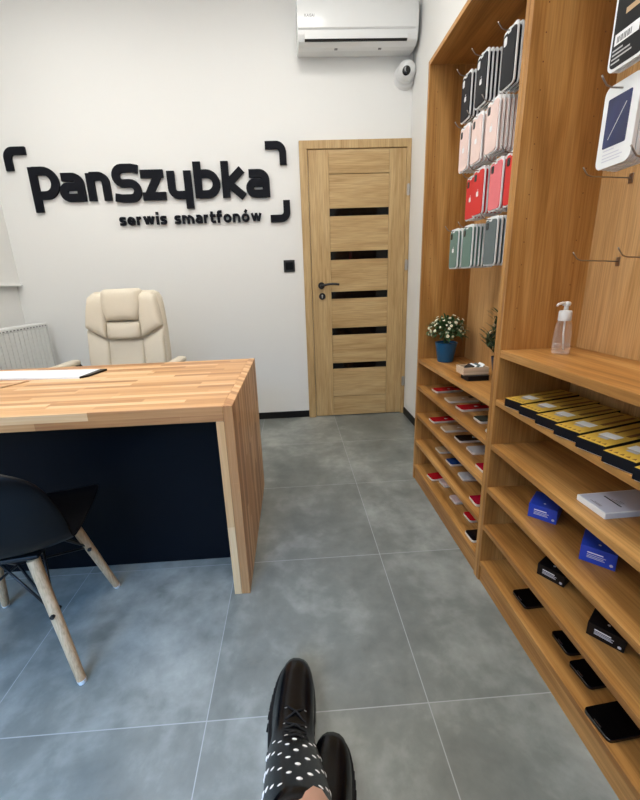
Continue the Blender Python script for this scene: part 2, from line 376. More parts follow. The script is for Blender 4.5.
# ------------------------------------------------------------------ air conditioner
ac = thing('air_conditioner', 'white wall mounted air conditioner above the oak door', 'air conditioner', (.122, BY, 2.53))
W = .775
prof = [(0, .060), (-.10, .047), (-.140, .048), (-.174, .064), (-.190, .095), (-.196, .13), (-.198, .20), (-.19, .27), (-.17, .29), (0, .29)]
MB().prism(prof, 0, W, 'yz').obj('body', M['ac'], ac, bevel=.006)
fp = [(-.196, .118), (-.203, .125), (-.206, .20), (-.199, .275), (-.18, .294), (-.172, .29), (-.186, .27), (-.193, .20), (-.191, .12)]
MB().prism(fp, .004, W-.022, 'yz').obj('front_panel', M['ac'], ac, smooth='auto')
MB().prism([(-.1965, .112), (-.1925, .071), (-.1885, .071), (-.1925, .112)], .045, W-.07, 'yz').obj('flap', M['ac'], ac)
MB().prism([(-.1895, .0705), (-.1825, .0635), (-.17, .0635), (-.17, .0705)], .045, W-.07, 'yz').obj('air_slot', M['ac_dark'], ac)
for x in (.24, .53): MB().box((x, -.132, .043), (x+.02, -.118, .050)).obj('clip', M['ac_grey'], ac)
text_obj('brand_print', 'KAISAI', .022, M['ac_grey'], ac, Matrix.Translation((.045, -.2058, .178)) @ FACE_FRONT, .0004)

# surveillance camera
cc = thing('security_camera', 'white dome security camera on the wall above the door', 'security camera', (.866, BY, 2.475))
MB().rings([[(r*math.cos(t*PI/16), y, -.008+r*math.sin(t*PI/16)) for t in range(32)] for r, y in ((.078, 0), (.078, -.012), (.068, -.026), (.03, -.03))]).obj('base', M['white_plastic'], cc, smooth='auto')
MB().ball((.0, -.05, .008), .062, n=32, m=20).obj('eyeball', M['white_plastic'], cc, smooth=True)
dirv = Vector((-.27, -.90, -.34)).normalized(); q = dirv.to_track_quat('Z', 'Y').to_matrix().to_4x4()
lens = MB().lathe([(.027, .050), (.027, .0595), (.022, .063), (.0, .064)], 24).obj('lens', M['lens'], cc, smooth='auto')
lens.data.transform(Matrix.Translation((0, -.05, .008)) @ q)
ring = MB().rings([[(.070*math.cos(t*PI/12), -.035, .006+.070*math.sin(t*PI/12)) for t in range(12, 25)], [(.064*math.cos(t*PI/12), -.055, .006+.064*math.sin(t*PI/12)) for t in range(12, 25)]], caps=False, closed=False).obj('collar', M['white_plastic'], cc)
sm = ring.modifiers.new('thick', 'SOLIDIFY'); sm.thickness = .004

# wall switch
sw = thing('light_switch', 'small square black switch on the white wall left of the door', 'switch', (-.003, BY, 1.242))
MB().box((-.043, -.010, -.044), (.043, 0, .044), .002).obj('frame', M['black_metal'], sw)
MB().box((-.029, -.014, -.029), (.029, -.009, .029), .002).obj('rocker', M['black_plastic'], sw)

# ------------------------------------------------------------------ wall sign
sg = thing('wall_sign', 'dark lettered sign with corner brackets on the white wall', 'sign', (0, BY, 0))
Y0, Y1 = -.022, -.004
def glyph(ch, x0, x1, z0, z1, w):
    """strokes (centre lines) of one letter inside x0..x1, z0..z1 with stroke width w"""
    h = w/2; a, b, c, d = x0+h, x1-h, z0+h*.92, z1-h*.92; mx = (a+b)/2; mz = (c+d)/2; rx = (b-a)/2; rz = (d-c)/2
    ry = min(rx, rz)
    if ch in 'oó':
        r = [arc(mx, mz, rx, rz, 90, 450, 28)]
        if ch == 'ó': r.append([(mx-w*.2, z1+w*.35), (mx+w*.6, z1+w*1.5)])
        return r
    if ch == 'n': return [[(a, z0), (a, z1-w*.1)], [(a, d), (b-rx*.9, d)] + arc(b-rx*.9, d-rx*.9, rx*.9, rx*.9, 90, 0, 8) + [(b, z0)]]
    if ch == 'm':
        q = (mx-a)*.8
        return [[(a, z0), (a, z1)], [(a, d), (mx-q, d)] + arc(mx-q, d-q, q, q, 90, 0, 8) + [(mx, z0)], [(mx, d), (b-q, d)] + arc(b-q, d-q, q, q, 90, 0, 8) + [(b, z0)]]
    if ch == 'r': return [[(a, z0), (a, z1)], [(a, d-rz*.35)] + arc(b+w*.1, d-rz*.75, b-a, rz*.75, 150, 90, 6)]
    if ch == 'i': return [[(mx, z0), (mx, z1)], [(mx, z1+w*.55), (mx, z1+w*1.65)]]
    if ch == 'u': return [[(a, z1), (a, c+rx*.9)] + arc(a+rx*.9, c+rx*.9, rx*.9, rx*.9, 180, 270, 8) + [(b, c)], [(b, z1), (b, z0)]]
    if ch == 'a':
        tz = z0+(z1-z0)*.58 - h*.3; bz = (tz+c)/2; rr = (tz-c)/2; ra = min(rx*.8, rz*.8)
        return [[(x0+w*.45, d), (b-ra, d)] + arc(b-ra, d-ra, ra, ra, 90, 0, 8) + [(b, z0)], [(b, tz), (a+rr, tz)] + arc(a+rr, bz, rr, rr, 90, 270, 10) + [(b, c)]]
    if ch in 'sS':
        r1 = rz/2; k = r1*1.0
        return [[(x1-w*.2, d-r1*.18)] + [(b-k*.6, d), (a+k, d)] + arc(a+k, d-r1, k, r1, 90, 270, 10)[1:] + arc(b-k, c+r1, k, r1, 90, -90, 10) + [(a+k*.6, c), (x0+w*.1, c+r1*.18)]]
    if ch == 'z': return [[(x0, d), (x1-w*.1, d)], [(x1-w*.62, z1-h*.5), (x0+w*.62, z0+h*.5)], [(x0, c), (x1, c)]]
    if ch == 'e': return [[(a, mz-h*.1), (b, mz-h*.1)] + arc(mx, mz, rx, rz, 0, 300, 20)[1:] + [(x1-w*.2, c+h*.3)]]
    if ch == 'w': return [[(a, z1), (a+(mx-a)*.5, z0+h*.6)], [(a+(mx-a)*.5, z0+h*.6), (mx, z1)], [(mx, z1), (b-(b-mx)*.5, z0+h*.6)], [(b-(b-mx)*.5, z0+h*.6), (b, z1)]]
    if ch == 't': return [[(a+w*.1, z1+(z1-z0)*.34), (a+w*.1, c+rx*.9)] + arc(a+w*.1+rx*.9, c+rx*.9, rx*.9, rx*.9, 180, 270, 6) + [(x1, c)], [(x0-w*.2, d), (x1, d)]]
    if ch == 'f': return [[(a+w*.1, z0), (a+w*.1, z1+(z1-z0)*.12)] + arc(a+w*.1+rx, z1+(z1-z0)*.12, rx, rz*.5, 180, 90, 6) + [(x1, z1+(z1-z0)*.12+rz*.5)], [(x0-w*.2, d), (x1, d)]]
def letter(strokes, w, name='letter'):
    b = MB()
    for k, s_ in enumerate(strokes): b.stroke(s_, w, Y0+.0003*k, Y1)
    return b.obj(name, M['sign'], sg)
WS = .054; zb, zt = 1.733, 1.920
letter([[(-1.779, 1.670), (-1.779, 1.963)], [(-1.779, 1.9385), (-1.71, 1.9385)] + arc(-1.71, 1.860, .074, .0785, 90, -90, 14) + [(-1.77, 1.7815)]], WS)
letter(glyph('a', -1.613, -1.437, zb+.003, zt, WS), WS)
letter(glyph('n', -1.418, -1.257, zb+.003, zt+.002, WS), WS)
letter(glyph('S', -1.236, -1.039, 1.722, 1.968, WS), WS)
letter(glyph('z', -1.035, -.869, zb, zt+.006, WS*.96), WS)
letter([[(-.823, 1.918), (-.823, 1.805)] + arc(-.773, 1.805, .05, .046, 180, 270, 8) + [(-.705, 1.759)], [(-.704, 1.918), (-.704, 1.668)]], WS)
letter([[(-.632, 1.973), (-.632, 1.735)], [(-.632, 1.759), (-.571, 1.759)] + arc(-.571, 1.827, .070, .068, -90, 90, 14) + [(-.632, 1.895)]], WS)
letter([[(-.434, 1.972), (-.434, 1.733)], [(-.43, 1.815), (-.313, 1.917)], [(-.425, 1.838), (-.306, 1.737)]], WS)
letter(glyph('a', -.288, -.116, zb-.003, 1.913, WS), WS)
# corner brackets
def bracket(pts): MB().stroke(pts, .05, Y0, Y1).obj('corner_bracket', M['sign'], sg)
bracket([(-1.797, 2.067), (-1.880, 2.067)] + arc(-1.880, 2.022, .045, .045, 90, 180, 8) + [(-1.925, 1.943)])
bracket([(-.135, 2.066), (-.055, 2.066)] + arc(-.055, 2.018, .045, .048, 90, 0, 8) + [(-.010, 1.940)])
bracket([(-.124, 1.583), (-.045, 1.583)] + arc(-.045, 1.628, .045, .045, -90, 0, 8) + [(0, 1.706)])
# second line
tz0, tz1, tw = 1.566, 1.624, .0170
cur = -1.230
for ch, wd_ in [('s', .046), ('e', .056), ('r', .038), ('w', .082), ('i', .019), ('s', .046), (' ', .036), ('s', .046), ('m', .086), ('a', .05), ('r', .038), ('t', .038), ('f', .036), ('o', .058), ('n', .054), ('ó', .058), ('w', .08)]:
    if ch != ' ':
        letter(glyph(ch, cur, cur+wd_, tz0, tz1, tw), tw)
    cur += wd_ + .0108

# ------------------------------------------------------------------ radiator
rd = thing('radiator', 'white ribbed panel radiator under the left wall ledge', 'radiator', (-1.86, 3.06, .29))
rb = MB(); N_ = 26
for i in range(N_):
    y = -.02 - i*.045
    rb.box((-.014, y-.043, .03), (.0, y-.003, .575), .004)
rb.box((-.022, -1.2, .0), (-.010, -.004, .603), .003).box((-.014, -1.2, .575), (0, -.004, .603), .003).box((-.014, -1.2, 0), (0, -.004, .03), .003)
rb.obj('front_panel', M['radiator'], rd)
MB().box((-.11, -1.2, .0), (-.098, -.004, .603), .003).obj('rear_panel', M['radiator'], rd)
MB().box((-.112, -.004, .0), (.001, 0, .603), .001).obj('side_cover', M['radiator'], rd); MB().box((-.112, -1.204, 0), (.001, -1.2, .603)).obj('side_cover', M['radiator'], rd)
g_ = MB().box((-.1, -1.2, .592), (-.02, -.004, .604))
g_.obj('top_grille', M['radiator'], rd)
sl = MB()
for i in range(34): sl.box((-.0005, -.035-i*.034, .582), (.0008, -.018-i*.034, .590))
sl.obj('vent_slot', M['ac_grey'], rd)
for y in (-.2, -1.0): MB().box((-.19, y-.02, .1), (-.109, y+.02, .5)).obj('wall_bracket', M['radiator'], rd)

# ------------------------------------------------------------------ desk
dk = thing('desk', 'oak block desk with thick slab sides and dark modesty panel', 'desk', (-.208, 1.198, 0))
DW, DD, DH, DT = 1.62, .816, .741, .053
def desk_part(name, a, b, m): return MB().box(a, b, .0018).obj(name, m, dk)
desk_part('desktop', (-DW+.031, 0, DH-DT), (-.0312, DD, DH), M['stave'])
desk_part('side_panel', (-.031, 0, 0), (0, DD, DH), M['stave_v'])
desk_part('inner_side_panel', (-.058, 0, 0), (-.0313, DD, DH-DT-.0003), M['stave_v'])
desk_part('side_panel', (-DW, 0, 0), (-DW+.031, DD, DH), M['stave_v'])
desk_part('inner_side_panel', (-DW+.0313, 0, 0), (-DW+.058, DD, DH-DT-.0003), M['stave_v'])
desk_part('modesty_panel', (-DW+.0585, .207, 0), (-.0583, .227, DH-DT-.0005), M['navy'])

nb = thing('notebook', 'flat white booklet with a dark end lying on the desk', 'notebook', (-.935, 1.71, DH), math.radians(-7))
MB().box((-.62, 0, 0), (-.02, .16, .0085), .001).obj('pages', M['paper'], nb)
MB().prism([(-.0195, 0), (.004, .028), (.012, .16), (-.0195, .16)], .0, .009, 'xy').obj('dark_end', M['black_plastic'], nb)
pn = thing('pencil', 'thin pale pencil lying on the desk in front of the booklet', 'pencil', (-1.166, 1.70, DH+.0035), math.radians(-24))
MB().tube([(0, 0, 0), (0, -.15, 0)], .0035, 6).obj('shaft', M['beech'], pn)
MB().tube([(0, 0, 0), (0, .016, 0)], .0035, 6, .0005).obj('tip', M['palewood'], pn)

# ------------------------------------------------------------------ office chair
oc = thing('office_chair', 'cream leather executive chair behind the oak desk', 'office chair', (-1.038, 2.50, 0), math.radians(-3))
def pad(name, cx, cz, w, h, t, y, par, w2=None, top=0, m=None, lean=.16, ex=3.2, n=28, rows=9):
    """puffy cushion facing -y; w at the bottom, w2 at the top"""
    b = MB(); w2 = w2 or w; R = []
    z0 = cz-h/2
    def yy(z): return y + (z-.55)*lean
    G = []
    for side in (-1, 1):
        g = []
        for j in range(rows+1):
            v = j/rows*2-1; row = []
            for i in range(rows+1):
                u = i/rows*2-1
                ww = (w+(w2-w)*(v+1)/2)/2
                z = cz + v*h/2; x = cx + u*ww
                e = max(0, 1-abs(u)**ex)*max(0, 1-abs(v)**ex)
                th = t/2*(e**.35)
                row.append(b.bm.verts.new((x*1.0 if abs(v) < .99 else cx+u*ww*.93, yy(z)+side*th, z if abs(u) < .99 else cz+v*h/2*.95)))
            g.append(row)
        G.append(g)
    for s_, g in enumerate(G):
        for j in range(rows):
            for i in range(rows):
                b.bm.faces.new((g[j][i], g[j][i+1], g[j+1][i+1], g[j+1][i]))
    bmesh.ops.remove_doubles(b.bm, verts=b.bm.verts, dist=.0005)
    return b.obj(name, m or M['leather'], par, smooth=True, subs=1)
# backrest shell, then cushions on its front
def slab(name, poly, yf, t, lean, par, bulge, m=None, inset=.018):
    """soft panel from an x-z outline: flat edge band, puffed front"""
    b = MB(); n = len(poly); cx = sum(p[0] for p in poly)/n; cz = sum(p[1] for p in poly)/n
    def pt(x, z, d): return (x, yf + (z-.55)*lean - d, z)
    def ins(k): return [(cx+(x-cx)*k, cz+(z-cz)*k) for x, z in poly]
    R = [[pt(x, z, -t) for x, z in ins(.93)], [pt(x, z, -t*.6) for x, z in poly], [pt(x, z, 0) for x, z in poly], [pt(x, z, bulge*.55) for x, z in ins(.965)], [pt(x, z, bulge*.85) for x, z in ins(.88)], [pt(x, z, bulge) for x, z in ins(.65)], [pt(x, z, bulge*1.02) for x, z in ins(.3)]]
    b.rings(R); return b.obj(name, m or M['leather'], par, smooth=True)
def dens(poly, k=4):
    out = []
    for i, p in enumerate(poly):
        q = poly[(i+1) % len(poly)]
        for j in range(k): out.append((p[0]+(q[0]-p[0])*j/k, p[1]+(q[1]-p[1])*j/k))
    return out
ln = .14
outer = [(-.225, .46), (.225, .46), (.245, .60), (.250, .72), (.244, .85), (.232, 1.0), (.222, 1.06), (.205, 1.09), (.175, 1.105), (0, 1.11), (-.175, 1.105), (-.205, 1.09), (-.222, 1.06), (-.232, 1.0), (-.244, .85), (-.250, .72), (-.245, .60)]
slab('backrest', dens(outer), -.06, .085, ln, oc, .012)
wing = lambda s: [(s*.105, 1.092), (s*.18, 1.096), (s*.208, 1.075), (s*.224, 1.0), (s*.236, .905), (s*.236, .892), (s*.115, .826), (s*.108, .826), (s*.108, .88), (s*.098, .93)]
for s_ in (-1, 1): slab('bolster', dens(wing(s_), 3), -.075, .03, ln, oc, .042)
slab('headrest', dens([(-.118, 1.108), (-.10, 1.12), (.10, 1.12), (.118, 1.108), (.124, 1.04), (.114, .98), (.096, .930), (-.096, .930), (-.114, .98), (-.124, 1.04)], 3), -.078, .03, ln, oc, .056)
slab('lumbar_cushion', dens([(-.102, .925), (.102, .925), (.108, .828), (.06, .820), (-.06, .820), (-.108, .828)], 3), -.075, .03, ln, oc, .046)
slab('centre_panel', dens([(-.107, .50), (.107, .50), (.105, .815), (-.105, .815)], 4), -.070, .02, ln, oc, .022)
for s_ in (-1, 1): slab('side_panel', dens([(s_*.112, .50), (s_*.230, .50), (s_*.240, .70), (s_*.236, .880), (s_*.110, .815)], 3), -.070, .02, ln, oc, .026)
pd = MB().box((-.26, -.50, .41), (.26, -.02, .50), .04, 4).obj('seat', M['leather'], oc, smooth=True)
for s_ in (-1, 1):
    arm = MB().tube([(s_*.31, -.36, .42), (s_*.335, -.38, .52), (s_*.34, -.33, .625), (s_*.335, -.20, .668), (s_*.33, -.05, .665), (s_*.31, .0, .60), (s_*.29, .0, .52)], .018, 10).tube([(s_*.25, -.25, .41), (s_*.315, -.34, .425)], .016).obj('armrest', M['dark_wood'], oc, smooth=True)
    MB().box((s_*.335-.03, -.33, .664), (s_*.335+.03, -.04, .70), .016, 3).obj('arm_pad', M['leather'], arm, smooth=True)
MB().tube([(0, -.25, .12), (0, -.25, .41)], .028).box((-.11, -.36, .385), (.11, -.14, .415)).obj('gas_lift', M['black_metal'], oc, smooth='auto')
bs = MB()
for k in range(5):
    a = 2*PI*k/5+.3; c_, s_ = math.cos(a), math.sin(a)
    bs.tube([(0, -.25, .135), (.14*c_, -.25+.14*s_, .115), (.30*c_, -.25+.30*s_, .075)], .026, 8, .017)
    MB().tube([(.30*c_-.012*s_, -.25+.30*s_+.012*c_, .027), (.30*c_+.012*s_, -.25+.30*s_-.012*c_, .027)], .027, 14).tube([(.30*c_, -.25+.30*s_, .03), (.30*c_, -.25+.30*s_, .075)], .008).obj('caster', M['black_plastic'], oc, smooth='auto')
bs.obj('star_base', M['dark_wood'], oc, smooth='auto')

# ------------------------------------------------------------------ black shell chair
def make_shell_chair(label, loc, rz):
    t = thing('shell_chair', label, 'chair', loc, rz)
    # profile from front lip to back top: (y, z, half width, side rise)
    P = [(.225, .408, .160, .004), (.215, .426, .190, .010), (.17, .432, .214, .020), (.10, .424, .224, .028), (.02, .414, .228, .034), (-.06, .409, .232, .036), (-.13, .416, .236, .034), (-.175, .446, .238, .03), (-.198, .50, .238, .02), (-.213, .56, .236, .01), (-.225, .615, .228, .004), (-.233, .66, .210, .0), (-.239, .69, .178, -.004), (-.242, .712, .125, -.006), (-.243, .72, .065, -.004)]
    b = MB(); n = 16; G = []
    for i, (y, z, hw, rise) in enumerate(P):
        q0, q1 = P[max(0, i-1)], P[min(len(P)-1, i+1)]
        ty, tz = q1[0]-q0[0], q1[1]-q0[1]; l = math.hypot(ty, tz); ny, nz = tz/l, -ty/l       # normal towards the sitter
        row = []
        for k in range(n+1):
            u = k/n*2-1; e = abs(u)**2.6
            row.append(b.bm.verts.new((u*hw, y+ny*rise*e*1.0 + (.03*e if i > 7 else 0), z+nz*rise*e)))
        G.append(row)
    for a, c in zip(G, G[1:]):
        for k in range(n): b.bm.faces.new((a[k], a[k+1], c[k+1], c[k]))
    o = b.obj('seat_shell', M['black_plastic'], t, smooth=True)
    md = o.modifiers.new('thick', 'SOLIDIFY'); md.thickness = .008; md.offset = 0
    sb = o.modifiers.new('smooth', 'SUBSURF'); sb.levels = 1; sb.render_levels = 1
    feet = {}
    for sx in (-1, 1):
        for sy in (-1, 1):
            top = Vector((sx*.115, sy*.115-.01, .395)); ft = Vector((sx*.193, sy*.193, 0))
            d = ft-top; feet[sx, sy] = (top, d)
            lg = MB().tube([top, top+d*.5, ft-(d*.02)], .0165, 12, .0125).obj('leg', M['beech'], t, smooth='auto')
            MB().tube([ft-d*.03, ft], .0135, 10, .0105).obj('foot_cap', M['white_plastic'], lg, smooth='auto')
            pb = top+d*.42
            MB().tube([pb+Vector((sx*.006, sy*-.02, 0)), pb+Vector((sx*.0, sy*.02, 0))], .0065, 10).obj('bolt', M['black_metal'], lg, smooth='auto')
    wr = MB()
    at = lambda s_, f_: feet[s_][0]+feet[s_][1]*f_
    for a, c in (((-1, -1), (1, -1)), ((1, -1), (1, 1)), ((1, 1), (-1, 1)), ((-1, 1), (-1, -1))):
        m_ = (at(a, 0)+at(c, 0))/2; m_ = Vector((m_.x*.75, m_.y*.75, .40))
        wr.tube([at(a, .42), m_], .004, 6).tube([at(c, .42), m_], .004, 6)
    wr.tube([at((-1, -1), .42), (0, 0, .30), at((1, 1), .42)], .004, 6).tube([at((1, -1), .42), (0, 0, .30), at((-1, 1), .42)], .004, 6)
    wr.obj('wire_brace', M['black_metal'], t, smooth=True)
    MB().box((-.13, -.13, .395), (.13, .13, .408), .003).obj('mount_plate', M['black_metal'], t)
    return t
CH = make_shell_chair('black plastic shell chair on splayed pale wooden legs before the desk', (-.893, 1.060, 0), math.radians(9))

# ------------------------------------------------------------------ shelving units
SX, BK = .657, .912
TZ = 2.03
def unit(label, y0, y1, shelves, group=None):
    u = thing('shelving_unit', label, 'shelving unit', (SX, y0, 0))
    w = y1-y0; D = BK-SX
    for a in (0, w-.018):
        pm = MB().box((0, a, 0), (D, a+.018, TZ), .001); old = set(pm.bm.faces)
        inner = a+.018 if a == 0 else a
        for k in range(16):
            for dx in (.04, .20):
                z = .95+k*.064
                pm.box((dx-.0016, inner-.0005, z-.0016), (dx+.0016, inner+.0005, z+.0016))
        for f_ in pm.bm.faces:
            if f_ not in old: f_.material_index = 1
        p = pm.obj('side_panel', [M['oak_z'], M['brown']], u)
    MB().box((0, .0182, TZ-.018), (D, w-.0182, TZ), .001).obj('top_panel', M['oak_y'], u)
    MB().box((D-.006, .0183, .0), (D, w-.0183, TZ-.0185)).obj('back_panel', M['oak_back'], u)
    for z, t in shelves: MB().box((.001, .0183, z-t), (D-.0065, w-.0183, z), .0012).obj('shelf', M['oak_y'], u)
    MB().box((.006, .0183, 0), (.022, w-.0183, shelves[-1][0]-shelves[-1][1]-.0003)).obj('plinth', M['oak_y'], u)
    return u
LS = [(.703, .02), (.556, .018), (.398, .018), (.240, .018), (.087, .018)]
RS = [(.884, .024), (.720, .02), (.560, .02), (.395, .02), (.243, .02), (.086, .02)]
unit('tall oak shelving unit nearer the door, with the potted plants and hanging cases', 1.2045, 2.002, LS)
unit('tall oak shelving unit nearer the viewer, with the pump bottle and tool boxes', .406, 1.2035, RS)

# ------------------------------------------------------------------ phones on the left unit
def apple(s, cx=0, cy=0):
    """small bitten-fruit emblem outline, s = height"""
    P = []
    for i in range(28):
        t = 2*PI*i/28; r = 1+.07*math.cos(2*t)-.06*math.cos(4*t+.2)
        x, y = r*math.cos(t)*.44, r*math.sin(t)*.46
        if math.hypot(x-.56, y-.06) < .22:
            d = Vector((x-.56, y-.06)).normalized()*.22; x, y = .56+d.x, .06+d.y
        P.append((cx+x*s*.9, cy+(y-.08)*s))
    leaf = [(cx+.02*s, cy+.42*s), (cx+.05*s, cy+.56*s), (cx+.2*s, cy+.66*s), (cx+.17*s, cy+.50*s)]
    return P, leaf
def make_phone(backmat, label, loc, rz, emblem=True, L=.143, Wd=.070, T=.0105, edge='alu', face=False):
    """lies back up, its camera end at +x; origin at the middle of the near short end"""
    t = thing('smartphone', label, 'smartphone', loc, rz, 'phones on the shelves nearer the door' if not face else 'black phones on the lowest shelf')
    bm = MB(); b = bm
    R = []
    for z, i in ((0, .002), (.0015, 0), (T-.0015, 0), (T-.0003, .0012)):
        R.append([(x, y, z) for x, y in rrect(i, -Wd/2+i, L-i, Wd/2-i, .011)])
    b.rings(R).obj('body', M[edge], t, smooth='auto')
    MB().prism(rrect(.0014, -Wd/2+.0014, L-.0014, Wd/2-.0014, .010), T-.0004, T+.0002).obj('screen' if face else 'back_glass', M['black_glass'] if face else M[backmat], t)
    if not face:
        MB().prism(rrect(L-.034, Wd/2-.030, L-.008, Wd/2-.008, .006), T, T+.0016).obj('camera_bump', M['blackp'], t)
        if emblem:
            P, lf = apple(.016); mt = Matrix.Translation((L*.56, 0, 0)) @ Matrix.Rotation(-PI/2, 4, 'Z')
            e = MB().prism(P, T+.0001, T+.0006).prism(lf, T+.0001, T+.0006); e.bm.transform(mt); e.obj('emblem', M['emblem'] if backmat != 'whitep' else M['silver'], t)
    else:
        MB().box((.004, -.009, T+.0002), (.006, .009, T+.0005)).obj('earpiece', M['steel'], t)
    return t
ordn = ['furthest from the viewer', 'second from the far end', 'third from the far end', 'fourth from the far end', 'nearest the dividing panel']
CN = {'red': 'red', 'gold': 'gold', 'green': 'dark green', 'whitep': 'white', 'blackp': 'black', 'silver': 'silver grey', 'blue': 'blue', 'rose': 'pale pink', 'crimson': 'crimson'}
rows = [(.556, 'shelf just below the plants', [('red', .700, 1.854, 2), ('gold', .700, 1.688, -2), ('red', .703, 1.561, 3), ('green', .713, 1.414, 0), ('whitep', .694, 1.275, 0)]),
        (.398, 'middle phone shelf', [('red', .690, 1.845, 3), ('gold', .703, 1.719, 0), ('blackp', .719, 1.592, 0), ('silver', .720, 1.468, 0), ('crimson', .686, 1.31, 0)]),
        (.240, 'second lowest phone shelf', [('gold', .722, 1.818, 2), ('blue', .722, 1.677, 2), ('silver', .720, 1.533, -2), ('crimson', .684, 1.335, 0)]),
        (.087, 'lowest phone shelf', [('red', .685, 1.815, 8), ('rose', .724, 1.742, 8), ('rose', .716, 1.590, 3), ('red', .722, 1.447, 3), ('blackp', .672, 1.319, 2)])]
for z, sname, lst in rows:
    for k, (c, x, y, r) in enumerate(lst):
        o = ordn[k] if k < len(lst)-1 else ordn[4]
        make_phone(c, '%s phone lying on the %s, %s' % (CN[c], sname, o), (x, y, z), math.radians(r))
bpl = [((.692, .992, .086), 3, 'furthest of four, under the further black box'), ((.717, .831, .086), 0, 'second of four from the far end'), ((.706, .738, .086), 4, 'third of four from the far end'), ((.662, .622, .086), 5, 'closest of four to the viewer')]
for i, (loc, r, lab) in enumerate(bpl):
    make_phone('blackp', 'black phone face up on the lowest shelf, ' + lab, loc, math.radians(r), face=True, edge='blackp', L=.15, Wd=.074)

# ------------------------------------------------------------------ hooks and hanging packs
def hook_mesh(L):
    return MB().tube([(0, 0, 0), (-L+.012, 0, 0.006), (-L, 0, .010), (-L-.010, 0, .022), (-L-.014, 0, .028)], .0017, 8)
def make_hook(label, y, z, L, group='display hooks'):
    t = thing('display_hook', label, 'hook', (BK-.0065, y, z), 0, group)
    hook_mesh(L).obj('prong', M['hook'], t, smooth=True)
    MB().box((-.0015, -.007, -.012), (0, .007, .012), .0005).obj('back_plate', M['hook'], t)
    return t
PW, PH = .086, .165
def make_pack(case, label, loc, group, full=True, frame='tray', emblem='mid', h=PH, w=PW):
    """blister pack hanging at the origin (hang hole), face towards -x"""
    t = thing('phone_case_pack', label, 'phone case', loc, 0, group)
    zt = .012
    o = MB().prism(rrect(-w/2, zt-h, w/2, zt, .013, 4), 0, .0045, 'yz').obj('tray', M[frame], t)
    MB().prism(rrect(-w/2+.005, zt-h+.005, w/2-.005, zt-.010, .011, 4), -.0035, .0, 'yz').obj('case', M[case], t)
    if full:
        MB().prism(rrect(w/2-.030, zt-.042, w/2-.012, zt-.018, .005, 3), -.0042, -.0034, 'yz').obj('camera_cutout', M['tray' if case == 'c_black' else 'blackp'], t)
        P, lf = apple(.022, 0, -.075); P = [(-a, b) for a, b in P]; lf = [(-a, b) for a, b in lf]
        if emblem: MB().prism(P, -.0042, -.0034, 'yz').prism(lf, -.0042, -.0034, 'yz').obj('emblem', M['emblem'], t)
        MB().prism(rrect(-.008, -.004, .010, .010, .003, 3), -.0045, -.003, 'yz').obj('hang_tab', M['tray'], t)
    return t
stacks = [  # case, hook height, y, front x, count, row name, column name, emblem
 ('c_black', 1.870, 1.760, .735, 4, 'top black row', 'far', 1), ('c_black', 1.862, 1.602, .722, 6, 'top black row', 'middle', 1), ('c_black', 1.848, 1.432, .728, 4, 'top black row', 'near', 0),
 ('c_pink', 1.679, 1.725, .725, 5, 'pink row', 'far', 1), ('c_pink', 1.675, 1.605, .720, 5, 'pink row', 'middle', 1), ('c_pink', 1.672, 1.474, .712, 7, 'pink row', 'near', 1),
 ('c_red', 1.490, 1.684, .748, 4, 'red row', 'far', 1), ('c_red', 1.488, 1.564, .722, 6, 'red row', 'middle', 1), ('c_coral', 1.487, 1.452, .730, 6, 'red row', 'near', 0), ('c_red', 1.487, 1.358, .735, 4, 'red row', 'divider side', 0),
 ('c_green', 1.302, 1.768, .725, 5, 'bottom green row', 'far', 1), ('c_green', 1.300, 1.628, .722, 7, 'bottom green row', 'middle', 0), ('c_grey', 1.302, 1.440, .722, 5, 'bottom green row', 'near', 0)]
CCN = {'c_black': 'black', 'c_pink': 'pale pink', 'c_red': 'red', 'c_coral': 'glossy coral', 'c_green': 'pine green', 'c_grey': 'slate grey'}
for case, z, y, x0, n, row, colm, emb in stacks:
    make_hook('thin metal hook holding the %s stack of the %s of cases' % (colm, row), y, z-.003, BK-.0065-x0+.03)
    a = make_pack(case, '%s phone case pack at the front of the %s stack, %s' % (CCN[case], colm, row), (x0, y, z), row + ' on ' + colm + ' hook', True, emblem=emb)
    if n > 1:
        b0 = make_pack(case, '%s case pack hanging behind the front one, %s stack of the %s' % (CCN[case], colm, row), (x0+.0145, y+.0004, z), row + ' on ' + colm + ' hook', False)
        for k in range(2, n): dup(b0, (x0+.0145*k, y+random.uniform(-.0015, .0015), z), 0)
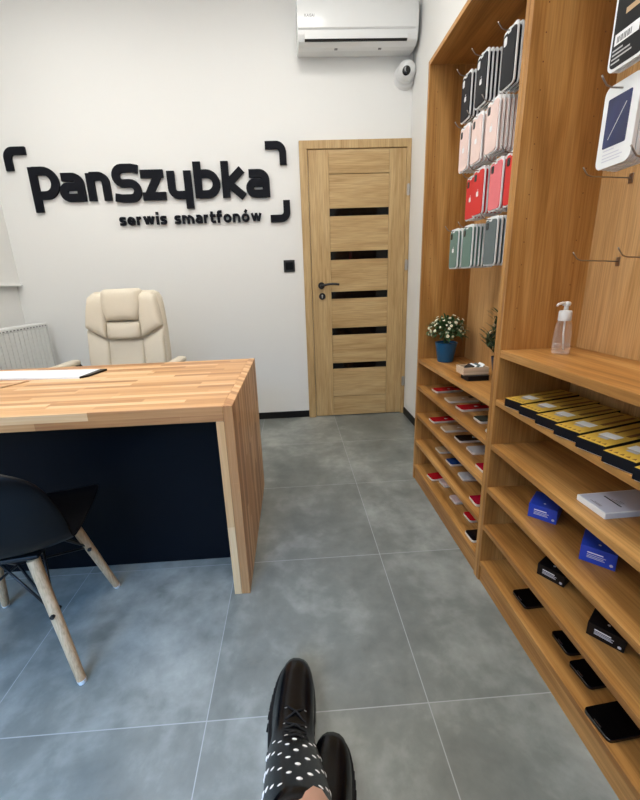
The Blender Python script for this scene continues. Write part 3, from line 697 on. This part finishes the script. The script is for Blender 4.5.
# right unit hooks
hk = [(1.079, 1.347, .12, 'empty metal hook beside the white packs'), (1.075, 1.139, .118, 'lower empty metal hook left of the other empty one'), (.925, 1.139, .118, 'lower empty metal hook at the right, cut by the frame'),
      (.915, 1.478, .225, 'metal hook carrying the white phone packs'), (.900, 1.660, .225, 'metal hook carrying the black phone packs at the top'), (.80, 1.316, .232, 'dark metal hook in front of the white packs at the right edge')]
for y, z, L, lab in hk: make_hook(lab, y, z, L)
WH, WW = .163, .095
def make_big_pack(label, loc, group, style):
    t = thing('phone_accessory_pack', label, 'phone case', loc, 0, group)
    zt = .018; w, h = WW, WH
    MB().prism(rrect(-w/2, zt-h, w/2, zt, .016, 5), 0, .009, 'yz').obj('box', M['tray'], t, bevel=.0008)
    if style == 'white':
        MB().prism(rrect(-w/2+.019, zt-.122, w/2-.014, zt-.026, .003, 3), -.0006, .0003, 'yz').obj('picture_print', M['screen'], t)
        s_ = MB().tube([(-.0008, .020, -.088), (-.0008, -.018, -.028)], .0008, 6); s_.obj('picture_line', M['emblem'], t)
        for k, (a, ww) in enumerate(((-.128+.018, .03), (-.136+.018, .045), (-.143+.018, .055), (-.149+.018, .05))):
            MB().box((-.0004, w/2-.018-ww, zt+a-.0185), (.0002, w/2-.018, zt+a-.0165)).obj('text_line', M['lilac'], t)
    elif style == 'black':
        MB().prism(rrect(-w/2+.006, zt-h+.006, w/2-.006, zt-.006, .012, 4), -.0006, .0003, 'yz').obj('printed_face', M['boxblack'], t)
        MB().box((-.0009, -.024, -.098), (0, .036, -.078)).obj('barcode_label', M['emblem'], t)
        for k in range(9): MB().box((-.0012, -.006+k*.0042, -.095), (-.0008, -.004+k*.0042+.001*(k % 2), -.084)).obj('barcode_bar', M['ac_grey'], t)
        MB().box((-.0009, -.018, -.052), (0, .016, -.042)).obj('print_block', M['gold'], t)
        MB().box((-.0009, -.022, -.018), (0, -.001, -.012)).obj('print_block', M['silver'], t)
        for k, ww in enumerate((.026, .045, .050, .022)): MB().box((-.0009, .038-ww, -.108-k*.0075), (0, .038, -.105-k*.0075)).obj('text_line', M['silver'], t)
    return t
make_big_pack('white phone pack with a dark blue screen picture on the hook at right', (.716, .915, 1.481), 'phone packs at the right edge', 'white')
b0 = make_big_pack('white packs hanging behind the one with the screen picture', (.7275, .9155, 1.480), 'white packs behind the front one', '')
for k in (1, 2): dup(b0, (.7275+.0115*k, .9155+.001*k, 1.480-.001*k), 0)
make_big_pack('black phone pack with a barcode label on the topmost hook at right', (.700, .900, 1.662), 'phone packs at the right edge', 'black')
dup(b0, (.7115, .8995, 1.662), 0, 'white pack hanging behind the black one with the barcode', 'white pack behind the black one')

# ------------------------------------------------------------------ plants, box, book on the left unit
def leaf_blob(b, c, length, width, direction, bend=.3):
    d = Vector(direction).normalized(); s_ = d.cross(Vector((0, 0, 1)))
    if s_.length < .05: s_ = Vector((1, 0, 0))
    s_.normalize(); up = s_.cross(d)
    P = [Vector(c)+d*length*t - up*(-bend)*length*(t*t)*-1*0 + Vector((0, 0, -bend*length*t*t)) for t in (0, .35, .7, 1)]
    W_ = (.15, 1, .8, 0.02)
    V = []
    for p, k in zip(P, W_):
        V.append((b.bm.verts.new(p+s_*width/2*k+up*width*.12*k), b.bm.verts.new(p), b.bm.verts.new(p-s_*width/2*k+up*width*.12*k)))
    for a, c2 in zip(V, V[1:]):
        b.bm.faces.new((a[0], a[1], c2[1], c2[0])); b.bm.faces.new((a[1], a[2], c2[2], c2[1]))
PZ = LS[0][0]
pp = thing('potted_plant', 'white flowering plant in a teal blue pot on the oak shelf', 'plant', (.766, 1.893, PZ))
MB().lathe([(.0, .001), (.036, .0), (.038, .003), (.052, .088), (.054, .098), (.050, .098), (.048, .088), (.0, .086)], 32, caps=False).obj('pot', M['potblue'], pp, smooth='auto')
MB().lathe([(.0478, .0865), (.03, .09), (.0, .091)], 20, caps=False).obj('soil', M['soil'], pp)
fo = MB(); heads = []
for i in range(520):
    a = random.uniform(0, 2*PI); el = math.asin(random.uniform(-.35, 1)); r = random.uniform(.45, 1)
    d = Vector((math.cos(a)*math.cos(el), math.sin(a)*math.cos(el), math.sin(el)))
    c = Vector((0, 0, .152)) + Vector((d.x*.086, d.y*.086, d.z*.072))*r
    leaf_blob(fo, c, random.uniform(.020, .034), .012, d+Vector((random.uniform(-.6, .6), random.uniform(-.6, .6), random.uniform(-.2, .6))))
for k in range(26):
    a = random.uniform(0, 2*PI); R_ = random.uniform(.2, .9)
    fo.tube([(0.01*math.cos(a), .01*math.sin(a), .088), (.05*R_*math.cos(a), .05*R_*math.sin(a), .14), (.08*R_*math.cos(a), .08*R_*math.sin(a), .17+.04*(1-R_))], .001, 4)
fo.obj('foliage', M['leaf'], pp)
bl = MB()
for k in range(5):
    a = 2*PI*k/5; bl.ball((.0045*math.cos(a), .0045*math.sin(a), 0), .0038, .0038, .0022, 8, 5)
proto = bl.obj('blossom', M['petal'], pp, smooth=True); bl_first = True
for i in range(62):
    a = 2.39996*i+random.uniform(-.3, .3); el = math.asin(-.3+1.28*(i+.5)/62)
    d = Vector((math.cos(a)*math.cos(el), math.sin(a)*math.cos(el), math.sin(el)))
    o = proto if i == 0 else proto.copy()
    if i: COL.objects.link(o); o.parent = pp
    rr = random.uniform(.86, 1.14)
    o.location = Vector((0, 0, .153)) + Vector((d.x*.088, d.y*.088, d.z*.074))*rr
    o.rotation_euler = d.to_track_quat('Z', 'Y').to_euler()
    s_ = random.uniform(.6, 1.15); o.scale = (s_, s_, s_)
p2 = thing('potted_plant', 'dark leafy plant in a navy pot half hidden by the dividing panel', 'plant', (.834, 1.452, PZ))
MB().lathe([(.0, .001), (.040, .0), (.042, .003), (.055, .088), (.057, .10), (.052, .10), (.05, .09), (.0, .088)], 32, caps=False).obj('pot', M['potnavy'], p2, smooth='auto')
MB().lathe([(.0498, .089), (.03, .092), (.0, .093)], 20, caps=False).obj('soil', M['soil'], p2)
fo = MB()
for k in range(96):
    a = random.uniform(0, 2*PI); sp = random.uniform(.1, 1); hh = random.uniform(.06, .215)*(1.05-.4*sp)
    tip = Vector((.062*sp*math.cos(a)-.012, .125*sp*math.sin(a), .085+hh)); base = Vector((.02*math.cos(a), .02*math.sin(a), .088)); mid = (tip+base)/2+Vector((0, 0, .02))
    fo.tube([base, mid, tip], .0012, 5)
    for j in range(9):
        t = .2+.8*j/8; p = base.lerp(tip, t); q_ = a+j*2.4
        leaf_blob(fo, p, random.uniform(.028, .044), .011, (math.cos(q_), math.sin(q_), .9), .1)
fo.obj('foliage', M['leafdark'], p2)
for k in range(16):
    a = random.uniform(0, 2*PI); el = random.uniform(.1, 1.2)
    MB().ball((.07*math.cos(a)*math.cos(el), .07*math.sin(a)*math.cos(el), .16+.1*math.sin(el)), .006, n=8, m=5).obj('blossom', M['gold'], p2, smooth=True)
bk_ = thing('book', 'dark navy notebook under the small wooden box on the plant shelf', 'book', (.700, 1.485, PZ))
MB().box((.002, .002, .002), (.088, .064, .019)).obj('pages', M['boxnavy'], bk_)
MB().box((0, 0, 0), (.09, .066, .0022), .0006).box((0, 0, .0188), (.09, .066, .021), .0006).box((0, .063, 0), (.09, .066, .021), .0006).obj('cover', M['boxnavy'], bk_)
wb = thing('wooden_box', 'small open pale wooden box of cards on the plant shelf', 'box', (.690, 1.506, PZ+.021), math.radians(0))
MB().box((0, 0, 0), (.105, .075, .005)).box((0, 0, .005), (.006, .075, .030)).box((.099, 0, .005), (.105, .075, .030)).box((.006, 0, .005), (.099, .006, .030)).box((.006, .069, .005), (.099, .075, .030)).obj('tray', M['palewood'], wb)
for k, (dx, tilt, mm, lab) in enumerate(((.012, 50, 'boxnavy', 'dark card leaning at the front of the small wooden box'), (.024, 47, 'paper', 'white card leaning second in the small wooden box'), (.040, 44, 'c_grey', 'grey card leaning in the middle of the small wooden box'), (.060, 40, 'paper', 'white card leaning at the back of the small wooden box'))):
    cd = tag(MB().box((0, .009, 0), (.002, .066-.004*k, .046)).obj('card', M[mm]), lab, 'card', 'cards in the wooden box')
    cd.location = (.690+dx, 1.506, PZ+.021+.0058); cd.rotation_euler = (0, math.radians(tilt), 0)

# ------------------------------------------------------------------ right unit: bottle, tool boxes, cartons
pb = thing('pump_bottle', 'clear plastic pump bottle with a white head on the oak shelf', 'bottle', (.783, 1.085, .884))
MB().lathe([(.0, .0), (.020, 0), (.0235, .004), (.0235, .02), (.0225, .06), (.0195, .088), (.0155, .1), (.0125, .104)], 28, caps=False).obj('body', M['clear'], pb, smooth='auto')
MB().lathe([(.0, .003), (.0195, .003), (.0225, .006), (.0222, .03), (.0, .03)], 24, caps=False).obj('gel', M['liquid'], pb, smooth='auto')
MB().lathe([(.0165, .098), (.0170, .1), (.0170, .122), (.0155, .126), (.006, .127), (.0055, .14), (.0, .14)], 24, caps=False).obj('collar', M['white_plastic'], pb, smooth='auto')
hd = MB().lathe([(.0, .139), (.009, .139), (.0105, .143), (.0105, .148), (.008, .151), (.0, .152)], 20, caps=False)
hd.tube([(0, 0, .147), (-.018, -.006, .148), (-.031, -.010, .1455), (-.036, -.012, .141)], .0045, 8, .003).obj('pump_head', M['white_plastic'], pb, smooth='auto')
MB().tube([(0, 0, .126), (.002, 0, .06), (.010, .003, .012)], .0026, 8).obj('dip_tube', M['tube'], pb, smooth=True)

TBY = [1.080-.0778*k for k in range(7)]
ord7 = ['leftmost of the row', 'second from the left', 'third from the left', 'fourth from the left', 'fifth from the left', 'sixth from the left', 'cut by the right edge']
tb0 = None
for k, y in enumerate(TBY):
    lab = 'black and yellow tool box below the pump bottle, ' + ord7[k]
    rz = math.radians([15, 14, 15, 16, 16, 15, 16][k]); loc = (.655, y, RS[1][0])
    if tb0 is None:
        tb0 = thing('tool_box', lab, 'box', loc, rz, 'black and yellow tool boxes in a row')
        MB().box((.004, -.030, 0), (.222, .030, .0025)).obj('liner', M['tray'], tb0)
        MB().box((0, -.033, .0026), (.225, .033, .0275), .0006).obj('carton', M['boxnavy'], tb0)
        MB().box((.0006, -.0324, .0276), (.2244, .0324, .0280)).obj('printed_top', M['yellow'], tb0)
        for i in range(5): MB().prism([(.010, -.026+i*.012), (.020, -.022+i*.012), (.010, -.018+i*.012)], .0280, .0283).obj('warning_mark', M['brown'], tb0)
        MB().box((.055, -.016, .0280), (.085, .022, .0284)).obj('label', M['tray'], tb0)
        MB().box((.040, -.008, .0280), (.053, .014, .0284)).obj('label', M['silver'], tb0)
        MB().box((.095, -.022, .0280), (.215, -.012, .0283)).obj('print_band', M['brown'], tb0)
        MB().box((.095, .008, .0280), (.215, .014, .0283)).obj('print_band', M['brown'], tb0)
    else: dup(tb0, loc, rz, lab)

wt = thing('white_carton', 'thin white glossy box lying on the shelf below the tool boxes', 'box', (.700, .743, RS[2][0]), math.radians(2))
MB().box((0, 0, 0), (.16, .088, .015), .0012).obj('carton', M['tray'], wt)
MB().box((.004, .004, .0149), (.156, .084, .0153)).obj('lid_print', M['lilac'], wt)
MB().box((.055, .02, .0153), (.059, .070, .0156)).obj('title_print', M['boxblack'], wt)
for k in range(3): MB().box((.063+k*.005, .03, .0153), (.0645+k*.005, .055-k*.006, .0156)).obj('text_line', M['ac_grey'], wt)
MB().box((.012, .030, .0153), (.0135, .060, .0156)).box((.016, .030, .0153), (.0175, .052, .0156)).obj('text_line', M['ac_grey'], wt)

def make_cube_box(m, label, loc, rz, w, d, h, group):
    t = thing('small_carton', label, 'box', loc, rz, group)
    MB().box((0, -w/2, 0), (d, w/2, h-.0006), .0007).obj('carton', M[m], t)
    MB().prism(arc(.022, 0, .0032, .0032, 0, 330, 11), h-.0008, h-.0002).obj('round_mark', M['emblem'], t)
    for k, (a, ww) in enumerate(((.66, .44), (.52, .52), (.42, .46), (.34, .5))):
        zz = h*a; hh = .0022 if k == 0 else .0012
        MB().box((-.0004, w*.30-w*ww, zz-hh), (.0002, w*.30, zz+hh*.4)).obj('text_line', M['emblem' if k == 0 else 'lilac'], t)
    MB().prism([(-w*.38+.004*math.cos(q*PI/4), h*.25+.004*math.sin(q*PI/4)) for q in range(8)], -.0005, .0002, 'yz').obj('round_mark', M['lilac'], t)
    return t
make_cube_box('boxblue', 'blue carton further back on the shelf, under the white shelf corner', (.7235, .981, RS[3][0]), math.radians(45), .076, .09, .046, 'blue cartons')
make_cube_box('boxblue', 'blue carton closer to the viewer, below the thin white box', (.742, .786, RS[3][0]), math.radians(46), .076, .09, .046, 'blue cartons')
make_cube_box('boxblack', 'small black carton further back, below the blue cartons', (.7195, .905, RS[4][0]), math.radians(33), .074, .08, .038, 'black cartons')
make_cube_box('boxblack', 'small black carton closer to the viewer, under the nearer blue carton', (.719, .699, RS[4][0]), math.radians(38), .076, .08, .038, 'black cartons')

# ------------------------------------------------------------------ the sitter: legs and studded boots
st = thing('stool', 'low black padded stool under the seated person', 'stool', (.0, -.13, 0))
MB().box((-.21, -.20, .315), (.21, .16, .385), .02, 3).obj('seat', M['black_plastic'], st, smooth='auto')
for a in (-.17, .17):
    for c in (-.16, .12): MB().tube([(a, c, 0), (a*.95, c*.95, .325)], .015).obj('leg', M['black_metal'], st, smooth='auto')
ps = thing('person', 'seated person with legs stretched out in black boots with white studs', 'person', (0, 0, 0))
def skin_mesh(name, m, V, R, E_):
    me = bpy.data.meshes.new(name); me.from_pydata(V, E_, []); o = bpy.data.objects.new(name, me); COL.objects.link(o); o.parent = ps
    o.modifiers.new('skin', 'SKIN'); s_ = o.modifiers.new('smooth', 'SUBSURF'); s_.levels = 2; s_.render_levels = 2
    for v, r in zip(me.skin_vertices[0].data, R): v.radius = (r, r)
    me.skin_vertices[0].data[0].use_root = True; o.modifiers['skin'].use_smooth_shade = True
    me.materials.append(m); return o
BV = [(0, -.14, .54), (-.08, -.12, .535), (.0, .26, .46), (-.012, .40, .305), (-.050, .57, .125), (.08, -.12, .535), (.09, .06, .47), (.05, .20, .31), (.008, .375, .125), (0, -.17, .74), (0, -.20, .93), (0, -.20, 1.0), (0, -.19, 1.09), (0, -.18, 1.17),
      (-.16, -.20, .92), (-.24, -.10, .72), (-.10, -.05, .98), (-.05, -.03, 1.06), (.16, -.20, .92), (.24, -.10, .72), (.10, -.05, .98), (.05, -.03, 1.06)]
BR = [.12, .09, .050, .041, .032, .09, .050, .041, .032, .115, .11, .05, .08, .075, .055, .042, .032, .028, .055, .042, .032, .028]
BE = [(0, 1), (1, 2), (2, 3), (3, 4), (0, 5), (5, 6), (6, 7), (7, 8), (0, 9), (9, 10), (10, 11), (11, 12), (12, 13), (10, 14), (14, 15), (15, 16), (16, 17), (10, 18), (18, 19), (19, 20), (20, 21)]
skin_mesh('body', M['skin'], BV, BR, BE)
keep = [0, 1, 5, 9, 10, 14, 15, 16, 18, 19, 20]
cv = [BV[k] for k in keep] + [(-.055, .12, .49), (.085, .02, .50)]; cr = [BR[k]+.014 for k in keep] + [.088, .088]
ce = [(keep.index(a), keep.index(c)) for a, c in BE if a in keep and c in keep] + [(1, 11), (2, 12)]
skin_mesh('coat', M['denim'], cv, cr, ce)
MB().ball((0, -.205, 1.15), .088, .085, .11, 24, 16).obj('hair', M['dark_wood'], ps, smooth=True)
def egg(yb, yf, hw, z, n=28, ex=2.3, taper=.0):
    cy, L = (yb+yf)/2, (yf-yb)/2; out = []
    for i in range(n):
        t = 2*PI*i/n; c, s_ = math.cos(t), math.sin(t)
        x = math.copysign(abs(s_)**(2/(ex if c < 0 else ex+.35)), s_)*hw; y = math.copysign(abs(c)**(2/ex), c)*L
        k = 1-.16*max(0, -y/L) if L else 1
        out.append((x*k, cy+y, z))
    return out
def make_boot(side, loc, rz, studs=True):
    t = bpy.data.objects.new('boot', None); COL.objects.link(t); t.parent = ps; t.location = loc; t.rotation_euler = (0, 0, rz); t.empty_display_size = .05
    rg = [(.030, .004, .284, .049, 0), (.045, .001, .290, .050, 0), (.060, .0, .286, .049, 0), (.074, .0, .268, .046, 0), (.085, .0, .228, .043, 0), (.096, -.003, .168, .044, 0), (.108, -.012, .116, .045, .002), (.125, -.028, .072, .048, .006), (.150, -.058, .036, .053, .013), (.18, -.105, .010, .054, .024), (.21, -.145, -.020, .055, .034), (.24, -.185, -.052, .056, .043), (.27, -.222, -.084, .056, .050), (.30, -.26, -.116, .056, .056), (.33, -.296, -.148, .056, .060), (.36, -.332, -.18, .056, .064)]
    b = MB(); b.rings([[(x+side*dx, y, zz) for x, y, zz in egg(a, c, w, z, 32)] for z, a, c, w, dx in rg], caps=False)
    o = b.obj('upper', M['boot'], t, smooth=True); sd = o.modifiers.new('thick', 'SOLIDIFY'); sd.thickness = .003; sd.offset = -1
    # lugged sole: welt, midsole and cleats
    s_ = MB(); s_.rings([egg(-.004, .294, .057, .016, 40), egg(-.006, .298, .0595, .020, 40), egg(-.006, .298, .0595, .034, 40), egg(-.003, .294, .057, .037, 40)])
    base = egg(-.003, .293, .0575, 0, 46)
    for i, (x, y, z) in enumerate(base):
        if .085 < y < .125: continue
        nx, ny = x/.05, (y-.145)/.15; l = math.hypot(nx, ny) or 1
        a = math.atan2(ny/.15, nx/.05)
        s_.box((x-.0045-.004*0, y-.0048, 0), (x+.0045, y+.0048, .019), .001)
    s_.rings([egg(.004, .088, .042, .0005, 24), egg(.004, .088, .044, .018, 24)]).rings([egg(.13, .284, .043, .003, 24), egg(.13, .284, .044, .018, 24)])
    s_.obj('sole', M['rubber'], t, smooth='auto')
    def ringpt(z, ang, out=0):
        for (z0, a0, c0, w0, d0), (z1, a1, c1, w1, d1) in zip(rg, rg[1:]):
            if z0 <= z <= z1:
                k = (z-z0)/(z1-z0); a, c, w, dx = a0+(a1-a0)*k, c0+(c1-c0)*k, w0+(w1-w0)*k, d0+(d1-d0)*k
        cy, L = (a+c)/2, (c-a)/2; s1, c1_ = math.sin(ang), math.cos(ang)
        return Vector((math.copysign(abs(s1)**(2/2.3), s1)*(w+out)+side*dx, cy+math.copysign(abs(c1_)**(2/2.3), c1_)*(L+out), z+out*.6))
    # toe-cap seam and tongue
    MB().tube([ringpt(.05, 1.1, .001), ringpt(.075, .8, .001), ringpt(.094, .35, .001), ringpt(.096, 0, .001), ringpt(.094, -.35, .001), ringpt(.075, -.8, .001), ringpt(.05, -1.1, .001)], .0014, 6).obj('seam', M['lace'], t)
    lc = MB()
    for k in range(4):
        z = .106+k*.018
        for s2 in (-1, 1):
            a, c = ringpt(z, s2*.42, .003), ringpt(min(.262, z+.014), -s2*.42, .003); m_ = (a+c)/2+Vector((0, .004, .004)); lc.tube([a, m_, c], .0021, 6)
    lc.obj('laces', M['lace'], t, smooth=True)
    for k in range(5):
        for s2 in (-1, 1):
            p = ringpt(.106+k*.017, s2*.50, .0015); d = (p-Vector((0, p.y-.05, p.z-.05))).normalized()
            q_ = d.to_track_quat('Z', 'Y').to_matrix()
            R = [[tuple(p+q_ @ Vector(((.0036+.0011*math.cos(v*PI/3))*math.cos(u*PI/6), (.0036+.0011*math.cos(v*PI/3))*math.sin(u*PI/6), .0011*math.sin(v*PI/3)))) for v in range(6)] for u in range(12)]
            MB().rings(R, loop=True).obj('eyelet', M['steel'], t, smooth=True)
    if studs:
        pr_ = MB().ball((0, 0, 0), .0064, .0064, .0034, 14, 8).obj('stud', M['pearl'], t, smooth=True); fst = True
        for j, z in enumerate((.165, .187, .209, .231, .253, .275, .297, .315)):
            for k in range(10):
                ang = -2.6+k*.56+(.28 if j % 2 else 0)
                p = ringpt(z, ang, .001); c = Vector((ringpt(z, 0).x, ringpt(z, PI/2).y-.0, z-.03)); n_ = (p-c).normalized()
                o = pr_ if fst else pr_.copy()
                if not fst: COL.objects.link(o); o.parent = t
                fst = False
                o.location = p; o.rotation_euler = n_.to_track_quat('Z', 'Y').to_euler()
    return t
lb = make_boot(.1, (-.072, .578, .0125), math.radians(-6)); lb.rotation_euler = (0, math.radians(11), math.radians(-6))
make_boot(.8, (-.010, .392, 0), math.radians(-12))
